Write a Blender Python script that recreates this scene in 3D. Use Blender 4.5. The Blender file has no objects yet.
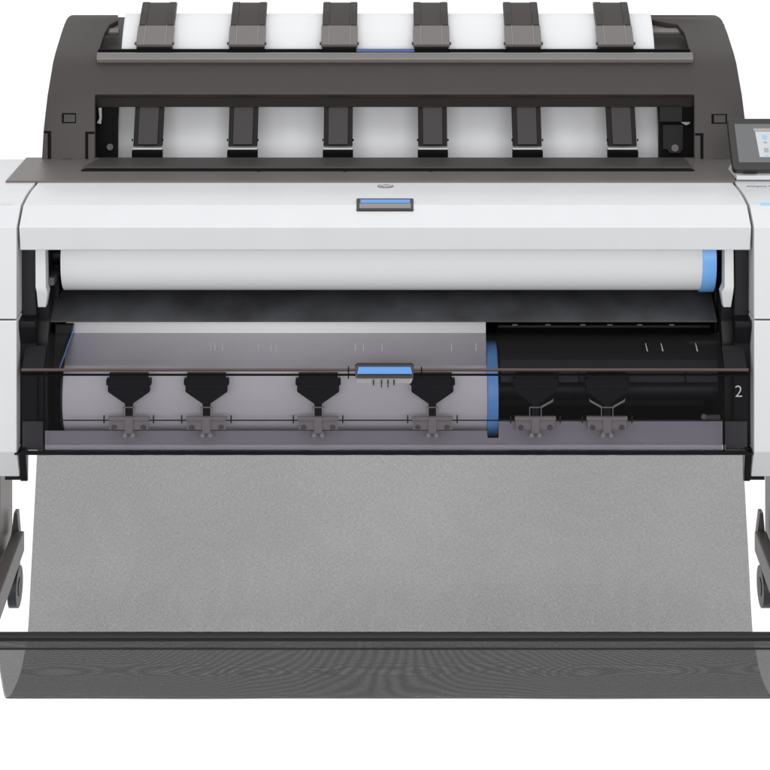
import bpy, bmesh, math
from mathutils import Vector, Matrix
S = bpy.context.scene
COL = S.collection
F, CY, HZ, H = 2058.0, -3.5, -250.0, 1.54     # photo focal length (px), camera y, horizon row, camera height

def pt(px, py, Y, dz=0.0):
    """photo position + a chosen real depth -> world point (used to measure real sizes)"""
    d = Y - CY
    return Vector(((px - 385) / F * d, Y, H - (py - HZ) / F * d + dz))
def PX(px, Y): return (px - 385) / F * (Y - CY)
def PZ(py, Y): return H - (py - HZ) / F * (Y - CY)

# ------------------------------------------------------------------ materials
def mat(name, col, rough=0.45, metal=0.0, noise=0.0, bump=0.0, bscale=900, spec=0.5, emit=None, coat=0.0):
    m = bpy.data.materials.new(name); m.use_nodes = True
    nt = m.node_tree; b = nt.nodes['Principled BSDF']
    b.inputs['Base Color'].default_value = (*col, 1)
    b.inputs['Roughness'].default_value = rough
    b.inputs['Metallic'].default_value = metal
    b.inputs['Specular IOR Level'].default_value = spec
    b.inputs['Coat Weight'].default_value = coat
    tc = nt.nodes.new('ShaderNodeTexCoord')
    if noise:
        n = nt.nodes.new('ShaderNodeTexNoise'); n.inputs['Scale'].default_value = 14; n.inputs['Detail'].default_value = 8
        nt.links.new(tc.outputs['Object'], n.inputs['Vector'])
        r = nt.nodes.new('ShaderNodeMix'); r.data_type = 'RGBA'
        r.inputs[6].default_value = (*[c * (1 - noise) for c in col], 1)
        r.inputs[7].default_value = (*[min(1, c * (1 + noise)) for c in col], 1)
        nt.links.new(n.outputs['Fac'], r.inputs[0]); nt.links.new(r.outputs[2], b.inputs['Base Color'])
    if bump:
        n = nt.nodes.new('ShaderNodeTexNoise'); n.inputs['Scale'].default_value = bscale; n.inputs['Detail'].default_value = 3
        nt.links.new(tc.outputs['Object'], n.inputs['Vector'])
        u = nt.nodes.new('ShaderNodeBump'); u.inputs['Strength'].default_value = bump; u.inputs['Distance'].default_value = 0.001
        nt.links.new(n.outputs['Fac'], u.inputs['Height']); nt.links.new(u.outputs['Normal'], b.inputs['Normal'])
    if emit:
        b.inputs['Emission Color'].default_value = (*emit[0], 1); b.inputs['Emission Strength'].default_value = emit[1]
    return m

def glassy(name, tint, gloss=0.05, rough=0.05, diffuse=0.0, dcol=(.3, .3, .33)):
    m = bpy.data.materials.new(name); m.use_nodes = True
    nt = m.node_tree; nt.nodes.clear()
    out = nt.nodes.new('ShaderNodeOutputMaterial')
    t = nt.nodes.new('ShaderNodeBsdfTransparent'); t.inputs[0].default_value = (*tint, 1)
    g = nt.nodes.new('ShaderNodeBsdfGlossy'); g.inputs['Roughness'].default_value = rough
    mx = nt.nodes.new('ShaderNodeMixShader'); mx.inputs[0].default_value = gloss
    nt.links.new(t.outputs[0], mx.inputs[1]); nt.links.new(g.outputs[0], mx.inputs[2])
    last = mx
    if diffuse:
        d = nt.nodes.new('ShaderNodeBsdfDiffuse'); d.inputs[0].default_value = (*dcol, 1)
        m2 = nt.nodes.new('ShaderNodeMixShader'); m2.inputs[0].default_value = diffuse
        nt.links.new(mx.outputs[0], m2.inputs[1]); nt.links.new(d.outputs[0], m2.inputs[2]); last = m2
    nt.links.new(last.outputs[0], out.inputs[0])
    return m

def mesh_cloth(name, pitch, thread, hole):
    """woven net: threads with real holes between them, laid out in metres along the cloth (UV)"""
    m = bpy.data.materials.new(name); m.use_nodes = True
    nt = m.node_tree; nt.nodes.clear(); N = nt.nodes.new; L = nt.links.new
    out = N('ShaderNodeOutputMaterial'); uv = N('ShaderNodeUVMap'); sep = N('ShaderNodeSeparateXYZ')
    # slight weave wander
    nz = N('ShaderNodeTexNoise'); nz.inputs['Scale'].default_value = 5; nz.inputs['Detail'].default_value = 2
    L(uv.outputs[0], nz.inputs['Vector'])
    sc = N('ShaderNodeVectorMath'); sc.operation = 'MULTIPLY_ADD'
    sc.inputs[1].default_value = (0.0045, 0.011, 0); L(nz.outputs['Color'], sc.inputs[0]); L(uv.outputs[0], sc.inputs[2])
    L(sc.outputs[0], sep.inputs[0])
    res = []
    for k in (0, 1):
        a = N('ShaderNodeMath'); a.operation = 'DIVIDE'; a.inputs[1].default_value = pitch; L(sep.outputs[k], a.inputs[0])
        f = N('ShaderNodeMath'); f.operation = 'FRACT'; L(a.outputs[0], f.inputs[0])
        g = N('ShaderNodeMath'); g.operation = 'MULTIPLY'; g.inputs[1].default_value = 2 * math.pi; L(f.outputs[0], g.inputs[0])
        h = N('ShaderNodeMath'); h.operation = 'COSINE'; L(g.outputs[0], h.inputs[0])
        c = N('ShaderNodeMath'); c.operation = 'MULTIPLY_ADD'; c.inputs[1].default_value = hole; c.inputs[2].default_value = hole; L(h.outputs[0], c.inputs[0]); res.append(c)
    p = N('ShaderNodeMath'); p.operation = 'MULTIPLY'; L(res[0].outputs[0], p.inputs[0]); L(res[1].outputs[0], p.inputs[1])
    n2 = N('ShaderNodeTexNoise'); n2.inputs['Scale'].default_value = 420; n2.inputs['Detail'].default_value = 3
    L(uv.outputs[0], n2.inputs['Vector'])
    cr = N('ShaderNodeMix'); cr.data_type = 'RGBA'
    cr.inputs[6].default_value = (*[x * .2 for x in thread], 1); cr.inputs[7].default_value = (*[x * 1.8 for x in thread], 1)
    L(n2.outputs['Fac'], cr.inputs[0])
    d = N('ShaderNodeBsdfPrincipled'); d.inputs['Roughness'].default_value = .6
    L(cr.outputs[2], d.inputs['Base Color'])
    t = N('ShaderNodeBsdfTransparent'); mx = N('ShaderNodeMixShader')
    n3 = N('ShaderNodeTexNoise'); n3.inputs['Scale'].default_value = 2.2; n3.inputs['Detail'].default_value = 2; L(uv.outputs[0], n3.inputs['Vector'])
    m3 = N('ShaderNodeMapRange'); L(n3.outputs['Fac'], m3.inputs[0])
    for i, v in enumerate((.3, .7, .86, 1.12)): m3.inputs[i + 1].default_value = v
    p3 = N('ShaderNodeMath'); p3.operation = 'MULTIPLY'; p3.use_clamp = True; L(p.outputs[0], p3.inputs[0]); L(m3.outputs[0], p3.inputs[1]); p = p3
    for sxy in ((210, 950, 0), (950, 210, 0)):      # uneven threads
        vm = N('ShaderNodeVectorMath'); vm.operation = 'MULTIPLY'; vm.inputs[1].default_value = sxy; L(uv.outputs[0], vm.inputs[0])
        n4 = N('ShaderNodeTexNoise'); n4.inputs['Scale'].default_value = 1; n4.inputs['Detail'].default_value = 1; L(vm.outputs[0], n4.inputs['Vector'])
        m4 = N('ShaderNodeMapRange'); L(n4.outputs['Fac'], m4.inputs[0])
        for i, v in enumerate((.25, .75, .83, 1.17)): m4.inputs[i + 1].default_value = v
        p4 = N('ShaderNodeMath'); p4.operation = 'MULTIPLY'; p4.use_clamp = True; L(p.outputs[0], p4.inputs[0]); L(m4.outputs[0], p4.inputs[1]); p = p4
    L(p.outputs[0], mx.inputs[0]); L(d.outputs[0], mx.inputs[1]); L(t.outputs[0], mx.inputs[2]); L(mx.outputs[0], out.inputs[0])
    return m

M = dict(
    white=mat('white plastic', (.665, .672, .690), .38, noise=.035, bump=.12, bscale=1400),
    white2=mat('grey white plastic', (.66, .665, .675), .45, bump=.05),
    dark=mat('dark taupe plastic', (.040, .0335, .032), .5, noise=.05, bump=.25, bscale=1500),
    trim=mat('taupe plastic', (.108, .096, .092), .42, noise=.04, bump=.15, bscale=1500),
    lipm=mat('dark lip plastic', (.032, .027, .026), .45, bump=.1),
    rail=mat('rail plastic', (.16, .147, .14), .25),
    tip=mat('lighter arm tip plastic', (.17, .155, .152), .3),
    armside=mat('arm edge', (.014, .011, .011), .6, spec=.2),
    tipln=mat('arm tip ridge', (.26, .24, .24), .3),
    black=mat('black plastic', (.0045, .0045, .006), .45, spec=.22),
    soot=mat('satin black plastic', (.009, .009, .011), .5, noise=.5, spec=.3),
    pan=mat('graphite pan', (.042, .043, .048), .55, noise=1.0, spec=.4),
    groove=mat('groove black', (.003, .0025, .0025), .7, spec=.1),
    paper=mat('paper', (.77, .775, .79), .7, bump=.03, bscale=60),
    blue=mat('blue plastic', (.10, .28, .66), .35),
    blue3=mat('light blue plastic', (.19, .46, .93), .35),
    blue2=mat('deep blue plastic', (.17, .44, .93), .4),
    navy=mat('navy label', (.035, .10, .33), .4),
    metal=mat('steel', (.45, .44, .43), .3, metal=.9),
    bronze=mat('bronze rod', (.11, .085, .075), .3, metal=.4),
    rod=mat('dark rod', (.03, .03, .032), .3, metal=.5),
    bracket=mat('smoked grey bracket', (.29, .275, .265), .4),
    clear=mat('frosted clear plastic', (.42, .41, .40), .3),
    leg=mat('leg taupe metal', (.150, .135, .130), .45, noise=.06, bump=.1),
    foot=mat('foot taupe metal', (.075, .062, .060), .45, bump=.1),
    tyre=mat('caster rubber', (.022, .024, .030), .5),
    logo=mat('logo grey', (.22, .21, .205), .4),
    light=mat('printed light grey', (.62, .62, .62), .5),
    tick=mat('pale glint', (.27, .27, .29), .3),
    cyan=mat('cyan line', (.27, .60, .80), .4),
    screen=mat('screen glass', (.02, .022, .023), .08, emit=((.085, .088, .09), 1)),
    ui=mat('screen white', (.1, .1, .1), .2, emit=((.50, .51, .52), 1)),
    uiblue=mat('screen blue', (.05, .1, .2), .2, emit=((.20, .46, .66), 1)),
    uigrey=mat('screen grey', (.1, .1, .1), .2, emit=((.26, .26, .27), 1)),
    tube=mat('basket tube', (.006, .006, .006), .45, spec=.3),
    window=glassy('smoked window', (.815, .803, .823), .008, .04),
    windowtop=glassy('smoked window shoulder', (.715, .703, .72), .008, .06),
    reflband=glassy('lilac reflection sheet', (.80, .79, .82), .02, .3, .55, (.50, .495, .535)),  # colour carries the lilac reflection of the lower window
    sheer=glassy('sheer dark sheet', (1, 1, 1), .0, .5, .44, (.015, .015, .015)),
    capm=mat('dark grey reflection end', (.035, .034, .038), .5),
    armface=mat('arm face', (.024, .020, .0195), .5),
    net=mesh_cloth('basket net', .00115, (.06, .06, .06), .485),
)

# ------------------------------------------------------------------ mesh helpers
def link(name, bm, m, parent=None, smooth=False, bevel=0, solid=0, recalc=True):
    if recalc: bmesh.ops.recalc_face_normals(bm, faces=bm.faces)
    me = bpy.data.meshes.new(name); bm.to_mesh(me); bm.free()
    o = bpy.data.objects.new(name, me); COL.objects.link(o); me.materials.append(m)
    o.parent = parent
    if smooth:
        me.polygons.foreach_set('use_smooth', [True] * len(me.polygons))
        me.set_sharp_from_angle(angle=math.radians(40))
    if solid:
        q = o.modifiers.new('solid', 'SOLIDIFY'); q.thickness = solid; q.offset = 0
    if bevel:
        q = o.modifiers.new('bevel', 'BEVEL'); q.width = bevel; q.segments = 3; q.limit_method = 'ANGLE'
        q.angle_limit = math.radians(25); q.use_clamp_overlap = True
        me.polygons.foreach_set('use_smooth', [True] * len(me.polygons))
        w = o.modifiers.new('wn', 'WEIGHTED_NORMAL'); w.keep_sharp = True
    return o
def B(): return bmesh.new()
def box(bm, x0, x1, y0, y1, z0, z1):
    v = [bm.verts.new((x, y, z)) for x in (x0, x1) for y in (y0, y1) for z in (z0, z1)]
    for f in ((0, 1, 3, 2), (4, 6, 7, 5), (0, 4, 5, 1), (2, 3, 7, 6), (0, 2, 6, 4), (1, 5, 7, 3)): bm.faces.new([v[i] for i in f])
    return bm
def prism(bm, prof, x0, x1):
    """closed (y,z) profile extruded along x"""
    a = [bm.verts.new((x0, y, z)) for y, z in prof]; b = [bm.verts.new((x1, y, z)) for y, z in prof]
    n = len(prof)
    for i in range(n): bm.faces.new((a[i], a[(i + 1) % n], b[(i + 1) % n], b[i]))
    bm.faces.new(a); bm.faces.new(b[::-1]); return bm
def slab(bm, pts, t):
    """polygon of world points extruded by vector t"""
    t = Vector(t); a = [bm.verts.new(Vector(p)) for p in pts]; b = [bm.verts.new(Vector(p) + t) for p in pts]
    n = len(pts)
    for i in range(n): bm.faces.new((a[i], a[(i + 1) % n], b[(i + 1) % n], b[i]))
    bm.faces.new(a); bm.faces.new(b[::-1]); return bm
def cyl(bm, p0, p1, r0, r1=None, n=48, cap=True):
    r1 = r0 if r1 is None else r1
    p0, p1 = Vector(p0), Vector(p1); ax = (p1 - p0).normalized()
    u = ax.orthogonal().normalized(); w = ax.cross(u)
    ra = [bm.verts.new(p0 + (u * math.cos(t) + w * math.sin(t)) * r0) for t in [2 * math.pi * i / n for i in range(n)]]
    rb = [bm.verts.new(p1 + (u * math.cos(t) + w * math.sin(t)) * r1) for t in [2 * math.pi * i / n for i in range(n)]]
    for i in range(n): bm.faces.new((ra[i], ra[(i + 1) % n], rb[(i + 1) % n], rb[i]))
    if cap: bm.faces.new(ra); bm.faces.new(rb[::-1])
    return bm
def interp(tab, v):
    tab = sorted(tab)
    if v <= tab[0][0]: return tab[0][1]
    for (a, x), (b, y) in zip(tab, tab[1:]):
        if v <= b: return x + (y - x) * (v - a) / (b - a)
    return tab[-1][1]
def catmull(P, n=8):
    P = [Vector(p) for p in P]; Q = [P[0] * 2 - P[1]] + P + [P[-1] * 2 - P[-2]]; out = []
    for i in range(1, len(Q) - 2):
        a, b, c, d = Q[i - 1:i + 3]
        for k in range(n):
            t = k / n
            out.append(.5 * ((2 * b) + (c - a) * t + (2 * a - 5 * b + 4 * c - d) * t * t + (3 * b - a - 3 * c + d) * t ** 3))
    out.append(P[-1]); return out
def text_bm(s, size, ext=.0004, shear=0.0, fat=.012):
    cu = bpy.data.curves.new('t', 'FONT'); cu.body = s; cu.size = size; cu.extrude = ext; cu.shear = shear
    cu.offset = size * fat
    o = bpy.data.objects.new('t', cu); COL.objects.link(o)
    bpy.context.view_layer.update()
    me = bpy.data.meshes.new_from_object(o.evaluated_get(bpy.context.evaluated_depsgraph_get()))
    bm = B(); bm.from_mesh(me); bpy.data.objects.remove(o); bpy.data.meshes.remove(me)
    return bm
def place(bm, origin, ex, ey):
    ex = Vector(ex).normalized(); ey = Vector(ey).normalized(); n = ex.cross(ey)
    mt = Matrix((ex, ey, n)).transposed().to_4x4(); mt.translation = origin
    bmesh.ops.transform(bm, matrix=mt, verts=bm.verts); return bm
def centre(bm):
    xs = [v.co.x for v in bm.verts]; ys = [v.co.y for v in bm.verts]
    bmesh.ops.translate(bm, vec=(-(min(xs) + max(xs)) / 2, -(min(ys) + max(ys)) / 2, 0), verts=bm.verts); return bm

# ------------------------------------------------------------------ setting

# ------------------------------------------------------------------ the printer
printer = bpy.data.objects.new('large_format_printer', None); COL.objects.link(printer)
printer['label'] = 'wide white and taupe roll printer on a legged stand with grey net basket below'
printer['category'] = 'printer'
P = printer

# front cover ---------------------------------------------------------------
TOP = [(.19, .7645), (.12, .7647), (.08, .7624), (.04, .7570), (0, .7288)]
prof = TOP + [(.010, .687), (.03, .687), (.03, .722), (.055, .742), (.19, .750)]
CL, CR = PX(19, 0), PX(751.3, 0)
bm = B(); prism(bm, prof, CL, CR); cover = link('front_cover', bm, M['white'], P, bevel=.0018)

# logo badge on the cover
bm = B(); c0 = Vector((PX(385.5, .15), .155, .7647))
cyl(bm, c0, c0 + Vector((0, 0, .0012)), .0142, n=40); link('logo_badge', bm, M['logo'], cover)
bm = centre(text_bm('hp', .022, .0003, .35)); place(bm, c0 + Vector((0, .001, .0016)), (1, 0, 0), (0, 1, 0))
link('logo_letters', bm, M['light'], cover)

# lift handle set in the cover
def quadslab(bm, x0, x1, ya, Ya, yb, Yb, off, th, sk=0):
    """slab between photo rows ya (at depth Ya) and yb (at depth Yb), raised 'off' off the surface"""
    a, b = pt(x0 + sk, ya, Ya), pt(x1 - sk, ya, Ya); c, d = pt(x1, yb, Yb), pt(x0, yb, Yb)
    n = (b - a).cross(d - a).normalized()
    if n.y > 0: n = -n
    return slab(bm, [p + n * off for p in (a, b, c, d)], -n * th)
bm = B(); quadslab(bm, 356.5, 413.5, 199.8, .060, 211, .028, .0036, .02); hd = link('lift_handle', bm, M['lipm'], cover, bevel=.0015)
bm = B(); quadslab(bm, 359.3, 411, 205.6, .044, 210, .030, .0047, .003); link('grip', bm, mat('handle grey', (.22, .205, .215), .35), hd, bevel=.0008)
bm = B(); quadslab(bm, 360.5, 410, 201.8, .056, 205.2, .046, .0047, .003); link('blue_mark', bm, M['blue'], hd)

# side housings --------------------------------------------------------------
ZS = PZ(320, 0)
def housing(x0, x1, name_top='side_housing'):
    up = TOP + [(0, ZS + .0012), (.40, ZS + .0012), (.40, .7645)]
    bm = B(); prism(bm, up, x0, x1); h = link(name_top, bm, M['white'], P, bevel=.0018)
    lo = [(0, ZS - .0012), (0, .346), (.028, .2945), (.042, .2945), (.050, .352), (.40, .352), (.40, ZS - .0012)]
    bm = B(); prism(bm, lo, x0, x1); link('housing_base', bm, M['white'], h, bevel=.0018)
    bm = B(); box(bm, x0 + .004, x1 - .004, .004, .396, ZS - .004, ZS + .004); link('seam', bm, M['groove'], h)
    return h
hl = housing(-.79, PX(16.6, 0)); hr = housing(PX(754, 0), .795)
# black mounting plates under the housings
bm = B(); prism(bm, [(.012,.347),(.030,.286),(.037,.286),(.037,.2935),(.04,.347)], PX(17.5, 0), PX(24.4, 0))
box(bm, PX(5, .03), PX(17.4, 0), .030, .046, .288, .2935); link('mounting_plate', bm, M['black'], P)
bm = B(); prism(bm, [(.012,.347),(.030,.286),(.037,.286),(.037,.2935),(.04,.347)], PX(746.6, 0), PX(753.2, 0))
box(bm, PX(753.3, .0), PX(768, 0), .030, .046, .288, .2935); link('mounting_plate', bm, M['black'], P)

# body core (back, cavity) ------------------------------------------------------
bm = B(); box(bm, -.624, .626, .34, .46, .345, .745); link('rear_body', bm, M['black'], P)
bm = B(); box(bm, -.624, .626, .05, .34, .3412, .3444); link('belly_plate', bm, M['black'], P)
bm = B(); box(bm, -.63, .6262, -.001, .012, .3412, .3446); link('bottom_lip', bm, M['black'], P)
# side frames beside the rolls
for s, xs in ((-1, (18, 34.5, 60)), (1, (752, 736, 712))):
    xa, xb = sorted((PX(xs[0] + (.4 if s < 0 else -.2), .03), PX(xs[1], .03)))
    bm = B(); box(bm, xa, xb, .05, .34, .346, .72); fr = link('side_frame', bm, M['soot'], P, bevel=.003)
    # step that juts forward over the lower door
    bm = B(); z0 = PZ(321, .03); xa2, xb2 = sorted((PX(xs[0] + .4 * -s, .03), PX(xs[1] + 2 * s * -1, .03)))
    prism(bm, [(.049, z0 + .005), (.02, z0 + .002), (.02, z0 - .008), (.035, z0 - .04), (.035, .346), (.049, .346)], xa2, xb2)
    link('frame_step', bm, M['black'], fr, bevel=.002)
    # inner cheek behind the white latch, down to the shelf
    xa, xb = sorted((PX(xs[1] - s * -.0, .06), PX(xs[2] + (-1.2 if s < 0 else 3), .12)))
    bm = B(); box(bm, xa, xb, .125, .34, .346, .72); link('inner_cheek', bm, M['black'], fr, bevel=.002)
    xa, xb = sorted((PX(xs[1] + (.2 if s < 0 else 0), .06), PX(xs[1] + (14 if s < 0 else -14), .06)))
    bm = B(); prism(bm, [(.06, .72), (.06, PZ(285, .06)), (.075, PZ(322, .07)), (.055, PZ(360, .06)), (.06, .346), (.13, .346), (.13, .72)], xa, xb)
    link('cheek_plate', bm, M['soot'], fr, bevel=.003)
    # small grey roll stop block
    xa, xb = sorted((PX(50 if s < 0 else 717.5, .1), PX(58 if s < 0 else 721, .1)))
    if s < 0:
        bm = B(); box(bm, xa, xb, .055, .12, PZ(285, .06), PZ(277, .06)); link('stop_block', bm, mat('slate plastic', (.07, .07, .085), .5), fr, bevel=.001)
    # white latch, tapering at its lower end
    if s < 0: xs4 = (35.2, 45.3, 36.6, 47.6, 37.8, 45.8)
    else: xs4 = (724.5, 733.5, 721.5, 733.3, 723.3, 731.0)
    Yf = .028
    bm = B(); r = []
    for (px0, px1, py, Y) in ((xs4[0], xs4[1], 236, Yf), (xs4[0] + .2, xs4[1] + .5, 287, Yf), (xs4[2], xs4[3], 293, Yf + .004), (xs4[4], xs4[5], 307.3, Yf + .014)):
        if py == 236: Y = Yf + .004
        r.append([pt(px0, py, Y), pt(px1, py, Y)])
    vf = [[bm.verts.new(q) for q in row] for row in r]; vb = [[bm.verts.new(Vector((q.x, .06, q.z))) for q in row] for row in r]
    for i in range(3):
        bm.faces.new((vf[i][0], vf[i][1], vf[i + 1][1], vf[i + 1][0])); bm.faces.new((vb[i][0], vb[i + 1][0], vb[i + 1][1], vb[i][1]))
        bm.faces.new((vf[i][0], vf[i + 1][0], vb[i + 1][0], vb[i][0])); bm.faces.new((vf[i][1], vb[i][1], vb[i + 1][1], vf[i + 1][1]))
    bm.faces.new((vf[0][0], vb[0][0], vb[0][1], vf[0][1])); bm.faces.new((vf[3][0], vf[3][1], vb[3][1], vb[3][0]))
    link('roll_latch', bm, M['white2'], P, bevel=.0012)

# shelf between the two rolls
bm = B(); zf = PZ(323, .08)
prism(bm, [(.08, zf + .004), (.0815, zf + .0055), (.14, .5785), (.34, .583), (.34, .56), (.09, zf - .001), (.08, zf + .0015)], PX(48, .08), PX(717, .08))
link('roll_shelf', bm, M['pan'], P, smooth=True)

# ------------------------------------------------------------------ taupe top trim
bm = B(); zt = .768
slab(bm, [(-.68, .188, zt), (PX(735, .188), .188, zt), (PX(735, .188) + .020, .30, zt), (PX(735, .188) + .05, .40, zt), (-.68, .40, zt)], (0, 0, -.006))
trim = link('top_trim', bm, M['trim'], P, bevel=.001)
def trz(py):  # depth on trim plane for a photo row
    return (H - zt) * F / (py - HZ) + CY
ya, yb = trz(170), trz(160.6)
bm = B(); slab(bm, [Vector((PX(83, ya), ya, zt + .002)), Vector((PX(692.5, ya), ya, zt + .002)), Vector((PX(684, yb), yb, zt + .002)), Vector((PX(100, yb) - .03, yb, zt + .002))], (0, 0, .004))
for v in bm.verts:
    if v.co.y > yb - .001 and v.co.x < 0: v.co.x = PX(100, yb)
link('exit_flap', bm, M['lipm'], trim, bevel=.001)
bm = B(); y2 = trz(171.3)
box(bm, PX(82, ya), PX(693.5, ya), y2, ya - .0005, zt + .0004, zt + .0018); link('flap_gap', bm, M['groove'], trim)
for px in (259, 345, 431):
    bm = B(); box(bm, PX(px - 1.5, y2), PX(px + 1.5, y2), y2 - .003, y2 + .001, zt + .0004, zt + .0022); link('trim_pip', bm, M['groove'], trim)

# ------------------------------------------------------------------ stacker (leaning frame behind)
SPROF = [(10, .70), (15, .69), (22, .66), (40, .59), (52, .545), (62, .515), (94, .452), (107, .434), (130, .404), (160, .385), (175, .37)]
def sy(py): return interp(SPROF, py)
def sp(px, py, off=0.0): return pt(px, py, sy(py) + off)
def rows_panel(bm, rows, off=0.0):
    prev = None
    for r in rows:
        cur = [bm.verts.new(sp(x, r[0], off)) for x in r[1:]]
        if prev:
            for i in range(len(cur) - 1): bm.faces.new((prev[i], prev[i + 1], cur[i + 1], cur[i]))
        prev = cur
    return bm
XL, XR = -.648, .6855
def el(py): return 385 + XL * F / (sy(py) - CY)
def er(py): return 385 + XR * F / (sy(py) - CY)
bm = B()
up = [(14.6, 75), (15.2, 70.5), (17, 67.8), (20, 65.9), (24, 64.2), (32, None), (42, None), (52, None), (62, None)]
inl = {14.6: 118, 15.2: 118, 17: 118, 20: 118, 24: 110, 32: 105, 42: 101.5, 52: 98.5, 62: 96.5}
inr = {14.6: 650, 15.2: 650, 17: 650, 20: 652, 24: 677, 32: 684, 42: 687, 52: 690, 62: 693}
dr = {14.6: 709, 15.2: 716, 17: 719.5, 20: 722.3, 24: 724}
rows_panel(bm, [(y, x if x else el(y), inl[y]) for y, x in up])
rows_panel(bm, [(y, inr[y], dr.get(y) or er(y)) for y, x in up])
mid = [62, 70, 78, 86, 94]
rows_panel(bm, [(y, el(y), 96.5 - (y - 62) * .045, 693 + (y - 62) * .04, er(y)) for y in mid])
low = [94, 107, 118, 130, 145, 160, 170]
rows_panel(bm, [(y, el(y), 95) for y in low]); rows_panel(bm, [(y, 694.3, er(y)) for y in low])
bmesh.ops.remove_doubles(bm, verts=bm.verts, dist=.0004)
stk = link('stacker_frame', bm, M['dark'], P, smooth=True, recalc=True)
q = stk.modifiers.new('solid', 'SOLIDIFY'); q.thickness = .012; q.offset = -1
q = stk.modifiers.new('bevel', 'BEVEL'); q.width = .002; q.segments = 2; q.limit_method = 'ANGLE'; q.angle_limit = math.radians(50)
# chamfered lip over the lower opening
bm = B(); v = []
for (y, off, x0, x1) in ((94, .004, 95.6, 694), (97, .010, 95.2, 694.3), (107, .018, 96.4, 693.2), (100, .040, 97, 693)):
    v.append([bm.verts.new(pt(x0, y, sy(94) + off)), bm.verts.new(pt(x1, y, sy(94) + off))])
for i in range(3): bm.faces.new((v[i][0], v[i][1], v[i + 1][1], v[i + 1][0]))
bm.faces.new((v[3][0], v[3][1], v[0][1], v[0][0]))
link('opening_lip', bm, M['lipm'], stk)
# outer side plates of the stacker
for x in (XL, XR):
    bm = B(); pr = [(sy(y) + .004, PZ(y, sy(y))) for y in (170, 150, 130, 107, 94, 62, 40, 24)] + [(.74, .96), (.74, .80), (.60, .70), (.41, .70)]
    s = 1 if x < 0 else -1
    prism(bm, pr, *sorted((x + s * .001, x + s * .010))); link('side_plate', bm, M['dark'], stk)
# back plate with roller tubes seen in the side recesses
bm = B(); rows_panel(bm, [(18, 96, 700), (30, 95, 700), (50, 90, 702), (62, 90, 702)], .07); link('back_panel', bm, M['lipm'], stk, solid=.004)
for a, b in ((99, 119), (648, 690)):
    bm = B(); cyl(bm, pt(a, 31.5, .655), pt(b, 31.5, .655), .0072); link('guide_tube', bm, M['rail'], stk, smooth=True)
for a, b in ((94, 117), (659.5, 695)):
    bm = B()
    pr = [pt(a, 100, .475), pt(b, 100, .475), pt(b, 168, .435), pt(a, 168, .435)]
    slab(bm, pr, (0, .02, 0))
    bp = link('bearing_plate', bm, M['groove'], stk)
bm = B(); rows_panel(bm, [(100, 114, 662), (168, 114, 662)], .13); link('inner_back', bm, M['black'], stk, solid=.004)
# bits of mechanism in the side windows
bm = B(); slab(bm, [pt(98.5, 108, .455), pt(101.5, 108, .455), pt(101.8, 118, .45), pt(101, 124, .448), pt(97, 123, .448), pt(99.5, 118, .45)], (0, .004, 0)); link('spring_clip', bm, M['bracket'], bp)
bm = B(); slab(bm, [pt(681, 122.3, .45), pt(690.5, 122.3, .45), pt(689, 124, .45), pt(686, 125.3, .45), pt(683, 123.6, .45)], (0, .004, 0)); link('spring_clip', bm, M['bracket'], bp)
bm = B(); cyl(bm, pt(110, 147, .452), pt(110, 147, .44), .0062, n=24); link('screw', bm, M['lipm'], bp, smooth=True)
bm = B(); cyl(bm, pt(675, 148, .452), pt(675, 148, .438), .0068, n=24); link('screw', bm, M['foot'], bp, smooth=True)
bm = B(); slab(bm, [pt(663, 125, .456), pt(683, 125, .456), pt(683, 149, .44), pt(680, 153, .437), pt(670, 153, .437), pt(667, 149, .44), pt(663, 149, .44)], (0, .004, 0)); link('bearing_cover', bm, M['black'], bp)
bm = B(); slab(bm, [pt(660, 107, .46), pt(682, 107, .46), pt(682, 121.5, .452), pt(660, 121.5, .452)], (0, .003, 0)); link('bearing_cover', bm, M['black'], bp)
# panel joints (black grooves) and the little snap windows
bm = B()
def strip(bm, x0, x1, y0, y1, off=-.0008):
    n = 3; rows_panel(bm, [(y0 + (y1 - y0) * i / n, x0, x1) for i in range(n + 1)], off)
for a in ((el(131) + .6, 51, 131, 133.2), (47.6, 51, 133.2, 161), (85.2, 94.6, 131.6, 133.8), (85.2, 88.2, 133.8, 161),
          (61, 73, 158.6, 160.6), (695, 703.4, 133.2, 135.4), (700.4, 703.4, 135.4, 161), (713, 728, 158.8, 160.8), (61.8, 76, 113, 123), (711.5, 727, 114, 123.6)):
    bm = B(); strip(bm, *a); link('panel_groove', bm, M['groove'], stk)
for x0, x1, y0, y1 in ((64, 75, 114.6, 122), (714, 725.4, 115.2, 122.6)):
    bm = B(); strip(bm, x0, x1, y0, y1, -.0018); link('snap_window', bm, M['lipm'], stk)
# rounded rail across the front of the stacker
bm = B(); yr = .520
cyl(bm, pt(97.5, 58.3, yr), pt(692.3, 58.3, yr), .0112); link('front_rail', bm, M['rail'], stk, smooth=True)
bm = B(); slab(bm, [pt(98, 49.6, .548), pt(690, 49.6, .548), pt(691, 56, .545), pt(98, 56, .545)], (0, .01, 0)); link('rail_slot', bm, M['groove'], stk)
bm = B(); slab(bm, [pt(98, 61.8, .512), pt(691.6, 61.8, .512), pt(691.6, 64, .5125), pt(98, 64, .5125)], (0, .01, 0)); link('rail_dark_strip', bm, M['groove'], stk)  # black strip along the lower side of the rail
bm = B(); slab(bm, [pt(353, 49.4, .545), pt(417, 49.4, .545), pt(417, 51.9, .544), pt(353, 51.9, .544)], (0, .002, 0)); link('blue_strip', bm, M['navy'], stk)

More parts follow.
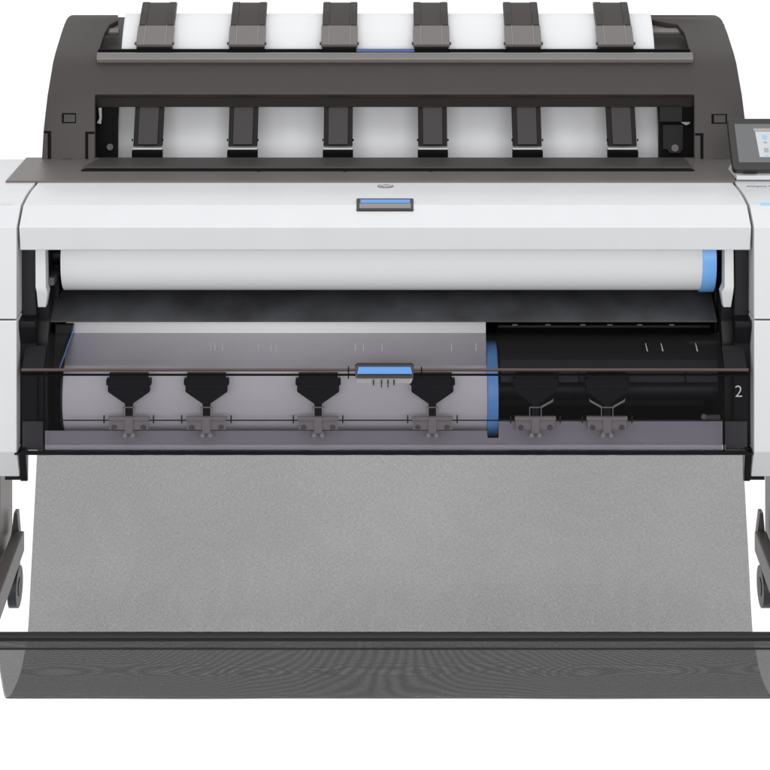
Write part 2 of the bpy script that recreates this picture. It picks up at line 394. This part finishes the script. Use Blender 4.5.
# arms over the paper
AX = [-.4545, -.2725, -.0900, .0915, .2725, .4545]
for x in AX:
    w = .0345
    a = bpy.data.objects.new('guide_arm', None)
    # upper arm: plate bending over the paper hump
    prof = [(.548, PZ(44, .548)), (.570, PZ(36, .570)), (.590, PZ(25, .590)), (.650, PZ(9, .650)), (.668, PZ(2.6, .668)), (.70, PZ(2.6, .668) - .010), (.70, PZ(2.6, .668) - .03), (.60, PZ(29, .60)), (.56, PZ(47, .56))]
    up_pr = [(.590, PZ(25, .590)), (.622, PZ(12, .622)), (.650, PZ(2.8, .650)), (.662, PZ(2.4, .662)), (.664, PZ(5, .664)), (.650, PZ(12, .650)), (.602, PZ(29, .602))]
    bm = B(); prism(bm, up_pr, x - w, x + w); arm = link('guide_arm', bm, M['dark'], stk, bevel=.0012)
    lo_pr = [(.590, PZ(25.2, .590)), (.565, PZ(37, .565)), (.553, PZ(44, .553)), (.556, PZ(47.6, .556)), (.566, PZ(47.6, .566)), (.602, PZ(29.2, .602))]
    bm = B(); prism(bm, lo_pr, x - w - .0015, x + w + .0015); tip = link('arm_tip', bm, M['tip'], arm, bevel=.0012)  # lower half of the arm in a lighter grey
    for k in (-1, 1):
        # raised edge ribs on the upper arm
        bm = B(); c = x + k * (w - .0075)
        prism(bm, [(y - .0012, z + .0012) for y, z in up_pr[:4]] + [(y, z - .002) for y, z in up_pr[:4]][::-1], c - .0065, c + .0065); link('arm_rib', bm, M['lipm'], arm)
        bm = B(); c = x + k * (w - .0135)
        prism(bm, [(y - .0006, z + .0006) for y, z in lo_pr[:3]] + [(y, z - .002) for y, z in lo_pr[:3]][::-1], c - .0007, c + .0007); link('tip_ridge', bm, M['tipln'], tip)
        bm = B(); cyl(bm, (x + k * (w + .001), .556, PZ(43.5, .556)), (x + k * (w + .0042), .556, PZ(43.5, .556)), .003, n=16); link('pivot', bm, M['lipm'], tip)
    bm = B(); box(bm, x - w + .001, x + w - .001, .538, .60, PZ(54.5, .538), PZ(48, .538)); link('arm_foot', bm, M['groove'], arm, bevel=.001)
    # lower arm in the window below
    w2 = .0278; Ya, Yb = .476, .440
    bm = B(); slab(bm, [(x - w2, Ya, PZ(104, Ya)), (x + w2, Ya, PZ(104, Ya)), (x + w2, Yb, PZ(146.6, Yb)), (x - w2, Yb, PZ(146.6, Yb))], (0, .014, 0))
    la = link('lower_arm', bm, M['armside'], stk, bevel=.001)
    bm = B(); slab(bm, [(x - w2 * .66, Ya - .002, PZ(104, Ya)), (x + w2 * .66, Ya - .002, PZ(104, Ya)), (x + w2 * .66, Yb - .002, PZ(144, Yb)), (x - w2 * .66, Yb - .002, PZ(144, Yb))], (0, .004, 0)); link('arm_face', bm, M['armface'], la)
    bm = B(); box(bm, x - w2, x + w2, Yb - .003, Yb + .008, PZ(149.6, Yb), PZ(147.8, Yb)); link('arm_clip', bm, M['light'], la)
    bm = B(); box(bm, x - w2 - .001, x + w2 + .001, .425, .447, PZ(166, .43), PZ(150.2, .43)); link('lower_arm_foot', bm, M['groove'], stk, bevel=.002)
    for k in (-1, 1):
        bm = B(); cyl(bm, (x + k * w2, Yb, PZ(140, Yb)), (x + k * (w2 + .0025), Yb, PZ(140, Yb)), .0022, n=12); link('pivot', bm, M['groove'], la)

# paper lying in the stacker: a curved sheet with soft waves
ps = catmull([(.47, .70), (.500, .743), (.544, .8385), (.580, .941), (.612, .985), (.650, 1.008), (.69, .985), (.72, .93)], 8)
bm = B(); nx = 220; prev = None; xa, xb = -.5225, .5345
for p in ps:
    cur = []
    for i in range(nx + 1):
        t = i / nx; x = xa + (xb - xa) * t
        wv = (-.0055 * math.cos(2 * math.pi * x / .182) + .0012 * math.sin(x * 47 + 1) + .0008 * math.sin(x * 83 + p[1] * 9)) * max(0, 1 - max(0, p[1] - .90) / .07)
        cur.append(bm.verts.new((x, p[0] + wv, p[1])))
    if prev:
        for i in range(nx): bm.faces.new((prev[i], prev[i + 1], cur[i + 1], cur[i]))
    prev = cur
sh = link('paper_sheet', bm, M['paper'], None, smooth=True, solid=.0006)
sh['label'] = 'wide white printed sheet lying under the six taupe arms at the top'; sh['category'] = 'paper sheet'

# ------------------------------------------------------------------ upper paper roll
def thing(name, label, cat, loc, group=None):
    o = bpy.data.objects.new(name, None); COL.objects.link(o); o.location = loc; o['label'] = label; o['category'] = cat
    if group: o['group'] = group
    return o
def rel(bm, root): bmesh.ops.translate(bm, vec=-Vector(root.location), verts=bm.verts); return bm
zc = .651; yc = .125; R = .0600
r1 = thing('paper_roll', 'white paper roll lying just under the white front cover', 'paper roll', (0, yc, zc - R))
bm = B(); cyl(bm, (PX(60, .06), yc, zc), (PX(703.5, .07), yc, zc), R, n=128); link('paper', rel(bm, r1), M['paper'], r1, smooth=True)
bm = B(); cyl(bm, (PX(702.5, .07), yc, zc), (PX(716, .07), yc, zc), R + .0035, n=128)
bmesh.ops.bevel(bm, geom=[e for e in bm.edges if abs(e.verts[0].co.x - e.verts[1].co.x) < 1e-6], offset=.0015, segments=2, affect='EDGES')
link('end_flange', rel(bm, r1), M['blue3'], r1, smooth=True)
bm = B(); cyl(bm, (-.60, yc, zc), (.60, yc, zc), .018); link('spindle', bm, M['black'], P, smooth=True)

# ------------------------------------------------------------------ lower roll
zc2, yc2, R2 = .4165, .122, .0755
r2 = thing('paper_roll', 'greyish paper roll behind the smoked window, reaching two thirds across', 'paper roll', (0, yc2, zc2 - R2))
x0, x1 = PX(62.5, .05), PX(487.5, .05)
bm = B(); cyl(bm, (x0, yc2, zc2), (x1, yc2, zc2), R2, n=128); link('paper', rel(bm, r2), M['paper'], r2, smooth=True)
# web leaving the roll upwards to the feed slot
bm = B(); web = catmull([(yc2 - R2 * math.cos(a), zc2 + R2 * math.sin(a)) for a in (math.radians(35), math.radians(52))] + [(.0865, .512), (.0925, .523), (.0945, .534), (.0955, .548)], 6)
prev = None
for p in web:
    cur = [bm.verts.new((x, p[0] - .001, p[1] + .001)) for x in (x0, x1 - .001)]
    if prev: bm.faces.new((prev[0], prev[1], cur[1], cur[0]))
    prev = cur
link('paper_web', rel(bm, r2), M['paper'], r2, smooth=True, solid=.0006)
bm = B(); cyl(bm, (x1 + .0005, yc2, zc2), (x1 + .0185, yc2, zc2), R2 + .0055, n=96)
link('end_flange', rel(bm, r2), M['blue2'], r2, smooth=True)
bm = B(); cyl(bm, (x1 + .0187, yc2, zc2), (x1 + .020, yc2, zc2), .045, n=64); link('flange_hub', rel(bm, r2), M['black'], r2)
bm = B(); cyl(bm, (x0 - .0035, yc2, zc2), (x0 - .0005, yc2, zc2), R2 + .003, n=96); link('end_flange', rel(bm, r2), M['soot'], r2, smooth=True)
bm = B(); a, b = pt(72.3, 331.5, .085), pt(59.2, 368, .035)
slab(bm, [a, a + Vector((.002, 0, 0)), b + Vector((.002, 0, 0)), b], (0, .006, 0)); beg = link('blue_edge_guide', bm, M['blue2'], P)
bm = B(); slab(bm, [pt(56, 324, .085), pt(73.4, 324, .085), a - Vector((.0003, 0, 0)), b - Vector((.0003, 0, 0)), pt(54, 368, .035)], (0, .006, 0)); link('edge_plate', bm, M['black'], beg)
bm = B(); cyl(bm, (x1 + .0185, yc2, zc2), (.60, yc2, zc2), .020); link('spindle', bm, M['soot'], P, smooth=True)
# dim inner machinery to the right of the roll
bm = B()
box(bm, .20, .575, .20, .33, .36, .50); box(bm, .20, .58, .165, .19, .508, .516)
box(bm, PX(688, .09), PX(718, .09), .09, .16, PZ(362, .09), PZ(341, .09))
link('inner_guide', bm, M['soot'], P, bevel=.002)
bm = B(); xg = PX(498, .1)
prism(bm, [(.09, .503), (.06, .485), (.048, .45), (.058, .45), (.07, .480), (.10, .497), (.19, .508), (.19, .514)], .20, PX(716, .07)); ig = link('lower_guide', bm, M['soot'], P, smooth=True)
for px in (557, 578, 684):
    bm = B(); box(bm, PX(px, .06), PX(px, .06) + .0012, .045, .0485, .45, .470); link('guide_seam', bm, M['groove'], ig)
bm = B(); cyl(bm, pt(704, 417, .03), pt(704, 417, .025), .005, n=20); box(bm, PX(707, .03), PX(720, .03), .028, .034, PZ(419.5, .03), PZ(415, .03)); link('hinge_screw', bm, M['foot'], P)
for px in (515, 548, 583, 610, 640, 672):
    bm = B(); box(bm, PX(px - 2.5, .08), PX(px + 2.5, .08), .082, .086, zf - .0050, zf - .003); link('shelf_clip', bm, M['foot'], P)

# ------------------------------------------------------------------ smoked door of the lower roll
yT, zT = .052, PZ(333, .052); zR = PZ(372, -.002); zB = PZ(451.5, 0); zM = PZ(421, 0)
xw0, xw1 = PX(21.5, 0), PX(748.5, 0); xd0, xd1 = PX(44, 0), PX(724, 0)
door = bpy.data.objects.new('roll_door', None)
bm = B(); prism(bm, [(0, zR), (0, zB), (.003, zB), (.003, zR)], xw0, xw1); door = link('roll_door', bm, M['window'], P)
bm = B()
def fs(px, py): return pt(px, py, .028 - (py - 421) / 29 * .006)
slab(bm, [fs(44.5, 450), fs(44.5, 431), fs(487, 431), fs(487.6, 438.2), fs(498.6, 438.2), fs(498.6, 421.5), fs(722.5, 421.5), fs(722.5, 450)], (0, .002, 0)); link('reflection_sheet', bm, M['reflband'], door)  # added sheet, its lilac stands in for the reflection on the window
for a_, b_ in ((22.5, 43), (725.2, 747)):
    bm = B(); slab(bm, [fs(a_, 450), fs(a_, 421.5), fs(b_, 421.5), fs(b_, 450)], (0, .002, 0)); link('reflection_end', bm, M['capm'], door)  # same painted reflection carried on in dark grey
bm = B(); prism(bm, [(.0, zR + .001), (yT, zT), (yT + .002, zT - .002), (.003, zR + .001)], xd0, xd1); link('door_shoulder', bm, M['windowtop'], door)
bm = B(); prism(bm, [(-.0025, zR + .0035), (.0, zR + .0055), (.004, zR + .0035), (.003, zR + .001), (-.0015, zR + .001)], xw0, xw1); link('ridge_rod', bm, M['bronze'], door)
z = PZ(374.8, 0); bm = B(); box(bm, xw0, xw1, -.002, .002, z - .0013, z + .0013); link('ridge_line', bm, M['groove'], door)
bm = B(); box(bm, xw0, xw1, -.0015, .004, zB - .0014, zB + .0005); link('door_edge', bm, M['black'], door)
for x in (xd0, xd1):
    bm = B(); box(bm, x - .0013, x + .0013, -.001, .0028, zB + .0015, zR - .001); link('door_seam', bm, M['groove'], door)
# shoulders of the door beside the window
for x_, x__ in ((21.5, 43.6), (724.6, 747.5)):
    bm = B(); prism(bm, [(-.0, zR + .001), (.034, PZ(345, .034)), (.034, zR - .01), (.004, zR - .01)], PX(x_, 0), PX(x__, 0)); link('door_corner', bm, M['black'], door, bevel=.001)
# end pieces above carry the painted reflection behind the door corners
# number 2 on the right corner
bm = centre(text_bm('2', .0285, .0004, 0, -.012)); place(bm, Vector((PX(738.5, 0), -.0012, PZ(391, 0))), (1, 0, 0), (0, 0, 1)); link('number_mark', bm, mat('number grey', (.40, .40, .41), .5), door)
# thin pale slabs painted as glints reflected in the shoulder
for px in (210.5, 215, 222.5, 258.5, 271, 276, 355.5, 363.5, 382, 451.5, 476, 646.5, 662, 696.5):
    s = 0 if px < 500 else 1.1
    h0, h1 = (343.5, 351.5) if px < 500 else (343.5, 351.5)
    def shp(x, y): Y = interp([(333, yT), (372, 0)], y); return pt(x, y, Y) + Vector((0, -.0009, .0009))
    bm = B(); slab(bm, [shp(px - .28 - s, h0), shp(px + .28 - s, h0), shp(px + .35 + s, h1), shp(px - .35 + s * .6, h1)], (0, .0006, -.0006)); link('glint_tick', bm, M['tick'], door)
# handle on the ridge
bm = B(); slab(bm, [pt(357, 364.8, .0), pt(412, 364.8, .0), pt(414, 366.5, -.006), pt(413.5, 378.2, -.012), pt(355.5, 378.2, -.012), pt(355, 366.5, -.006)], (0, .012, 0)); dh = link('door_handle', bm, M['lipm'], door, bevel=.001)
bm = B(); slab(bm, [pt(358.6, 366.8, -.0072), pt(410.6, 366.8, -.0072), pt(412.2, 373.6, -.0124), pt(357.2, 373.6, -.0124)], (0, -.0015, 0)); link('blue_mark', bm, M['blue'], dh)
bm = B(); slab(bm, [pt(357, 378.6, -.006), pt(413, 378.6, -.006), pt(411, 383.4, -.004), pt(357, 383.4, -.004)], (0, .004, 0)); link('handle_bracket', bm, M['clear'], dh, bevel=.0005)
bm = B()
for px in (373.5, 381.5, 388, 394): box(bm, PX(px - .6, 0), PX(px + .6, 0), -.0085, -.003, PZ(386 if 378 < px < 390 else 384, 0), PZ(378.5, 0))
link('bracket_pin', bm, M['rod'], dh)
bm = B()
for px in (348.5, 421.5): box(bm, PX(px - .6, 0), PX(px + .6, 0), -.005, -.0028, PZ(378, 0), PZ(366, 0))
link('ridge_clip', bm, M['groove'], door)

# roll guides behind the window
def guide(px, dark):
    Y = .020
    def q(dx, y, Y=Y): return pt(px, y, Y) + Vector((dx * (Y - CY) / F, 0, 0))
    bm = B()
    slab(bm, [q(-22, 379), q(22, 379), q(22.6, 380), q(22.6, 385.3), q(21, 385.6), q(21, 392), q(3.8, 404), q(3.5, 418), q(-3.5, 418), q(-3.8, 404), q(-21, 392), q(-21, 385.6), q(-22.6, 385.3), q(-22.6, 380)], (0, .012, 0))
    slab(bm, [q(-19.5, 373.5), q(19.5, 373.5), q(19.5, 379), q(-19.5, 379)], (0, .010, 0))
    g = link('roll_guide', bm, M['black'], P, bevel=.0008)
    bm = B(); slab(bm, [q(-20, 385.6, Y - .001), q(20, 385.6, Y - .001), q(20, 386.6, Y - .001), q(-20, 386.6, Y - .001)], (0, .002, 0)); link('guide_ridge', bm, M['soot'], g)
    bm = B()
    Yb = .012
    slab(bm, [q(-20.5, 417.2, Yb - .002), q(20.5, 417.2, Yb - .002), q(20.5, 420.6, Yb - .002), q(-20.5, 420.6, Yb - .002)], (0, .008, 0))
    slab(bm, [q(-19.5, 420.6, Yb), q(19.5, 420.6, Yb), q(19.5, 429.8, Yb), q(-19.5, 429.8, Yb)], (0, .004, 0))
    slab(bm, [q(-4.2, 417.6, Yb - .0035), q(4.2, 417.6, Yb - .0035), q(4, 433.5, Yb - .0035), q(-4, 433.5, Yb - .0035)], (0, .003, 0))
    for k in (-1, 1): cyl(bm, q(k * 4, 435.6, Yb - .004), q(k * 4, 435.6, Yb + .002), .0038, n=20); slab(bm, [q(k * 2.6, 432, Yb - .002), q(k * 5, 432, Yb - .002), q(k * 4.8, 436, Yb - .002), q(k * 3, 436, Yb - .002)], (0, .002, 0))
    br = link('guide_bracket', bm, M['bracket'], g, bevel=.0004)
    for k in (-1, 1):
        bm = B(); cyl(bm, q(k * 14.6, 427.6, Yb - .003), q(k * 14.6, 427.6, Yb), .0045, n=20); bo = link('bolt', bm, M['rod'], br, smooth=True)
        bm = B(); slab(bm, [q(k * 24.1, 415.8, Yb), q(k * 25.4, 415.8, Yb), q(k * 25.4, 423.2, Yb), q(k * 24.1, 423.2, Yb)], (0, .004, 0)); link('rod_collar', bm, M['rod'], g)
    bm = B()
    for k in (-1, 1): slab(bm, [q(k * 5.4, 407.6, Yb), q(k * 6.1, 407.6, Yb), q(k * 6.1, 417, Yb), q(k * 5.4, 417, Yb)], (0, .003, 0))
    slab(bm, [q(-6.1, 407.2, Yb), q(6.1, 407.2, Yb), q(6.1, 407.9, Yb), q(-6.1, 407.9, Yb)], (0, .003, 0))
    if dark:
        for k in ((1,) if px < 560 else (-1, 1)): slab(bm, [q(k * 5.5, 406.6, Yb), q(k * 16.5, 400.4, Yb), q(k * 18, 398.6, Yb), q(k * 17.5, 401.6, Yb), q(k * 6.5, 407.8, Yb)], (0, .003, 0))
    link('stem_clip', bm, M['bracket'], g)
    return g
for px in (128.7, 206.3, 318.1, 432.4): guide(px, False)
for px in (535.5, 607.2): guide(px, True)
bm = B(); zr = PZ(420.3, .016); cyl(bm, (PX(60, .016), .016, zr), (PX(724, .016), .016, zr), .0011, n=12); link('guide_rod', bm, M['rod'], P)

# ------------------------------------------------------------------ control panel on the right
base = pt(733.3, 169.6, .19); topv = pt(727.4, 118.2, .256)
ev = Vector((0, topv.y - base.y, topv.z - base.z)); hgt = ev.length; ev.normalize(); ex = Vector((1, 0, 0)); nn = ex.cross(ev)   # nn points up-front
o0 = Vector((base.x, base.y, base.z)); W = .150
def loc(u, v, w=0): return o0 + ex * u + ev * v + nn * w
def rrect(u0, u1, v0, v1, r, n=6):
    out = []
    for cx, cy, a0 in ((u1 - r, v1 - r, 0), (u0 + r, v1 - r, 90), (u0 + r, v0 + r, 180), (u1 - r, v0 + r, 270)):
        for i in range(n + 1):
            a = math.radians(a0 + 90 * i / n); out.append((cx + r * math.cos(a), cy + r * math.sin(a)))
    return out
bm = B(); slab(bm, [loc(u, v) for u, v in rrect(0, W, 0, hgt, .007)], -nn * .016); cp = link('control_panel', bm, mat('bezel', (.022, .018, .018), .45), P, bevel=.0025)
k = hgt / 51.4   # metres per photo row on the panel
bm = B(); slab(bm, [loc(u, v, .0006) for u, v in rrect(.0118, W - .0118, 7 * k, hgt - 6 * k, .001)], -nn * .0004); scn = link('touch_screen', bm, M['screen'], cp)
def ui(name, u0, u1, v0, v1, m, w=.0012): bm = B(); slab(bm, [loc(u0, v0, w), loc(u1, v0, w), loc(u1, v1, w), loc(u0, v1, w)], -nn * .0003); return link(name, bm, m, scn)
U = lambda px: PX(px, .215) - base.x
V = lambda py: hgt - (py - 118.2) * k
bm = B(); slab(bm, [loc(U(758.8), V(157.5), .0012), loc(W - .022, V(157.5), .0012), loc(W - .022, V(132), .0012), loc(U(757.3), V(132), .0012)], -nn * .0003); link('menu_window', bm, M['ui'], scn)
ui('menu_title', U(756), W - .022, V(131.6), V(128.8), M['uigrey'])
for i in range(3):
    for j in range(2):
        u = U(763.8) + i * .0165; v = V(135.6 + j * 13)
        ui('menu_icon', u, u + .0082, v - 4.4 * k, v, M['uiblue'] if j == 0 else M['uigrey'], .0018)
        ui('menu_caption', u + .001, u + .0075, v - 8.3 * k, v - 6.6 * k, M['uigrey'] if j == 0 else M['uiblue'], .0018)
# neck and stepped base plate below the panel
bm = B(); prism(bm, [(.20, .7665), (.20, .775), (.225, .784), (.26, .784), (.30, .7665)], PX(736.5, .2), .78); link('panel_base', bm, M['white'], P, bevel=.002)
bm = B(); prism(bm, [(.197, .779), (.197, .786), (.26, .80), (.26, .79)], PX(743, .2), PX(757, .2)); link('panel_hinge', bm, M['black'], P)
# printed name and blue line on right housing
bm = text_bm('DesignJet T1600', .0093, .0002); place(bm, Vector((PX(746.3, .16), .153, .7651)), (1, 0, 0), (0, 1, 0)); link('printed_name', bm, mat('print grey', (.22, .22, .23), .5), hr)
y_ = .048; bm = B(); slab(bm, [pt(760.5, 203.2, .050) + Vector((0, -.0008, .0012)), pt(760.5, 203.2, .050) + Vector((.09, -.0008, .0012)), pt(760.5, 206, .040) + Vector((.09, -.0008, .0012)), pt(760.5, 206, .040) + Vector((0, -.0008, .0012))], (0, .001, -.002)); link('blue_line', bm, M['cyan'], hr)
bm = B(); slab(bm, [pt(-20, 203.4, .048) + Vector((0, -.0008, .001)), pt(11, 203.4, .048) + Vector((0, -.0008, .001)), pt(11, 204.6, .042) + Vector((0, -.0008, .001)), pt(-20, 204.6, .042) + Vector((0, -.0008, .001))], (0, .001, -.002)); link('edge_line', bm, M['cyan'] if False else M['white2'], hl)

# ------------------------------------------------------------------ stand
def stand(s):
    xin = PX(12.6, .22) if s < 0 else PX(764.8, .22)
    xo = xin + s * .052
    bm = B(); box(bm, min(xin, xo), max(xin, xo), .10, .22, .10, .352); lg = link('stand_leg', bm, M['leg'], P, bevel=.003)
    fi = PX(24.5, .17) if s < 0 else PX(754.3, .17); fo = fi + s * .020
    bm = B(); prism(bm, [(.17, PZ(551, .17)), (.17, PZ(533, .16)), (.158, PZ(531.5, .158)), (-.30, .110), (-.34, .085), (-.34, .070), (-.053, .086)], min(fi, fo), max(fi, fo)); ft = link('stand_foot', bm, M['foot'], P, bevel=.003)
    kx = PX(15.3, .17) if s < 0 else PX(761.8, .17)
    bm = B(); slab(bm, [Vector((kx - .003, .172, PZ(513, .172))), Vector((kx + .003, .172, PZ(513, .172))), Vector((kx + .0065, .172, PZ(536, .172))), Vector((kx - .008, .172, PZ(536, .172)))], (0, .02, 0)); link('foot_rib', bm, M['foot'], P)
    for Y in (.2, -.27):
        cx = (PX(15.2, Y) if s < 0 else PX(764.5, Y)) if Y > 0 else (fi + fo) / 2
        r = .036
        bm = B(); cyl(bm, (cx - .0078, Y, r), (cx + .0078, Y, r), r, n=48)
        bmesh.ops.bevel(bm, geom=[e for e in bm.edges if abs(e.verts[0].co.x - e.verts[1].co.x) < 1e-6], offset=.005, segments=3, affect='EDGES')
        c = link('caster', bm, M['tyre'], P, smooth=True)
        bm = B(); cyl(bm, (cx - .0090, Y, r), (cx + .0090, Y, r), .016, n=32); link('hub', bm, M['soot'], c, smooth=True)
        bm = B(); box(bm, cx - .007, cx + .007, Y - .012, Y + .012, .06, .10); link('fork', bm, M['foot'], c)
    # arm carrying the basket tube
    ax = s * .70
    bm = B(); slab(bm, [(ax, .12, .17), (ax, -.385, .205), (ax, -.385, .185), (ax, .12, .145)], (s * .008, 0, 0)); link('basket_arm', bm, M['foot'], P)
stand(-1); stand(1)

# ------------------------------------------------------------------ basket of dark net
bp_ = [(.006, .3425), (.0, .338), (-.045, .2095), (-.088, .084), (-.120, .058), (-.153, .0435), (-.19, .0405), (-.256, .0470), (-.296, .066), (-.322, .101), (-.352, .148), (-.381, .192)]
path = catmull([(a, b, 0) for a, b in bp_], 8)
bm = B(); uvl = bm.loops.layers.uv.new('UVMap'); xa, xb = -.592, .609; nx = 120
arc = 0; prev = None; pa = 0; uvs = {}
for j, p in enumerate(path):
    if j: arc += (p - path[j - 1]).length
    cur = []
    for i in range(nx + 1):
        x = xa + (xb - xa) * i / nx
        am = .0022 * min(1, max(0, (.36 - p[1]) * 4)) if p[0] > -.25 else .0008
        wv = am * (math.sin(x * 9 + arc * 3) + .6 * math.sin(x * 21 + 1.3 + arc * 7))
        v = bm.verts.new((x, p[0] + wv, p[1])); uvs[v] = (x + .7, arc); cur.append(v)
    if prev:
        for i in range(nx): bm.faces.new((prev[i], prev[i + 1], cur[i + 1], cur[i]))
    prev = cur
for f in bm.faces:
    for l in f.loops: l[uvl].uv = uvs[l.vert]
bk = link('net_basket', bm, M['net'], P, smooth=True, recalc=False)
# added plain dark sheer sheet that darkens the front of the pouch
bm = B(); uvl = bm.loops.layers.uv.new('UVMap'); prev = None; arc2 = 0
fr_ = [p for p in path if p[0] < -.25]
for j, p in enumerate(fr_):
    if j: arc2 += (p - fr_[j - 1]).length
    row = []
    for i in range(61):
        x = xa + .001 + (xb - xa - .002) * i / 60
        row.append((bm.verts.new((x, p[0] + .004 + .0008 * math.sin(x * 13), p[1] + .002)), (x + .7, arc2 * 1.01)))
    if prev:
        for i in range(60):
            q = (prev[i], prev[i + 1], row[i + 1], row[i]); f = bm.faces.new([a[0] for a in q])
            for l, a in zip(f.loops, q): l[uvl].uv = a[1]
    prev = row
link('pouch_dark_sheet', bm, M['sheer'], bk, smooth=True, recalc=False)
# tube and its sleeve
Yt = -.384; zt_ = PZ(636.6, Yt)
bm = B(); cyl(bm, (-.705, Yt, zt_), (.705, Yt, zt_), .0068, n=32); link('basket_tube', bm, M['tube'], bk, smooth=True)
bm = B(); uvl = bm.loops.layers.uv.new('UVMap'); prev = None
for j in range(5):
    y = 640 + j * 2.4; row = []
    for i in range(61):
        x = -.66 + 1.32 * i / 60; zz = PZ(y, Yt + .001) + (.0006 * math.sin(x * 14) if j > 1 else 0)
        row.append((bm.verts.new((x, Yt + .001 - .001 * math.sin(j), zz)), (x + .7013, 2 - zz * 1.04)))
    if prev:
        for i in range(60):
            q = (prev[i], prev[i + 1], row[i + 1], row[i]); f = bm.faces.new([a[0] for a in q])
            for l, a in zip(f.loops, q): l[uvl].uv = a[1]
    prev = row
link('tube_sleeve', bm, M['net'], bk, recalc=False)
bm = B(); cyl(bm, (-.66, Yt + .002, PZ(649.3, Yt)), (.66, Yt + .002, PZ(649.3, Yt)), .0017, n=12); link('sleeve_seam', bm, M['tube'], bk)
bm = B(); cyl(bm, (xa, -.286, .0605), (xb, -.286, .0605), .0009, n=10); link('bottom_cord', bm, M['tube'], bk)

# ------------------------------------------------------------------ light
FRONT_LOW, FRONT_HIGH = .60, .85
w = bpy.data.worlds.new('World'); S.world = w; w.use_nodes = True
bg = w.node_tree.nodes['Background']; 
# world light shaped by direction: white behind the printer, dimmer below and nearer
wn = w.node_tree.nodes; wl = w.node_tree.links
tc = wn.new('ShaderNodeTexCoord'); sx = wn.new('ShaderNodeSeparateXYZ'); wl.new(tc.outputs['Generated'], sx.inputs[0])
def mr(src, a, b, c, d):
    n = wn.new('ShaderNodeMapRange'); n.interpolation_type = 'SMOOTHSTEP'; wl.new(src, n.inputs[0])
    for i, v in enumerate((a, b, c, d)): n.inputs[i + 1].default_value = v
    return n.outputs[0]
back = mr(sx.outputs[1], -.15, .45, 0, 1.10); upper = mr(sx.outputs[2], -.15, .6, FRONT_LOW, FRONT_HIGH)
mx = wn.new('ShaderNodeMath'); mx.operation = 'MAXIMUM'; wl.new(back, mx.inputs[0]); wl.new(upper, mx.inputs[1])
bg.inputs[0].default_value = (1, 1, 1, 1); wl.new(mx.outputs[0], bg.inputs[1])
def area(name, loc, tgt, sx, sy_, power):
    l = bpy.data.lights.new(name, 'AREA'); l.shape = 'RECTANGLE'; l.size = sx; l.size_y = sy_; l.energy = power
    o = bpy.data.objects.new(name, l); COL.objects.link(o); o.location = loc
    o.rotation_euler = (Vector(tgt) - Vector(loc)).to_track_quat('-Z', 'Y').to_euler(); return o
area('top_key_light', (0, -1.6, 3.6), (0, 0, .6), 3.5, 1.6, 26)  # unseen area light added overhead for highlights on the tops
area('front_fill_light', (0, -4.2, 1.3), (0, 0, .50), 4.0, 1.2, 85)  # unseen fill added in front to brighten the upright faces

cam = bpy.data.cameras.new('camera'); co = bpy.data.objects.new('camera', cam); COL.objects.link(co)
co.location = (0, CY, H); co.rotation_euler = (math.radians(90), 0, 0)
cam.sensor_width = 36; cam.lens = F / 770 * 36; cam.shift_y = -(385 - HZ) / 770; cam.clip_end = 300
S.camera = co
S.view_settings.view_transform = 'Standard'; S.view_settings.look = 'None'; S.view_settings.exposure = 0; S.view_settings.gamma = 1
S.render.engine = 'CYCLES'
S.cycles.transparent_max_bounces = 24; S.cycles.max_bounces = 10; S.cycles.diffuse_bounces = 5
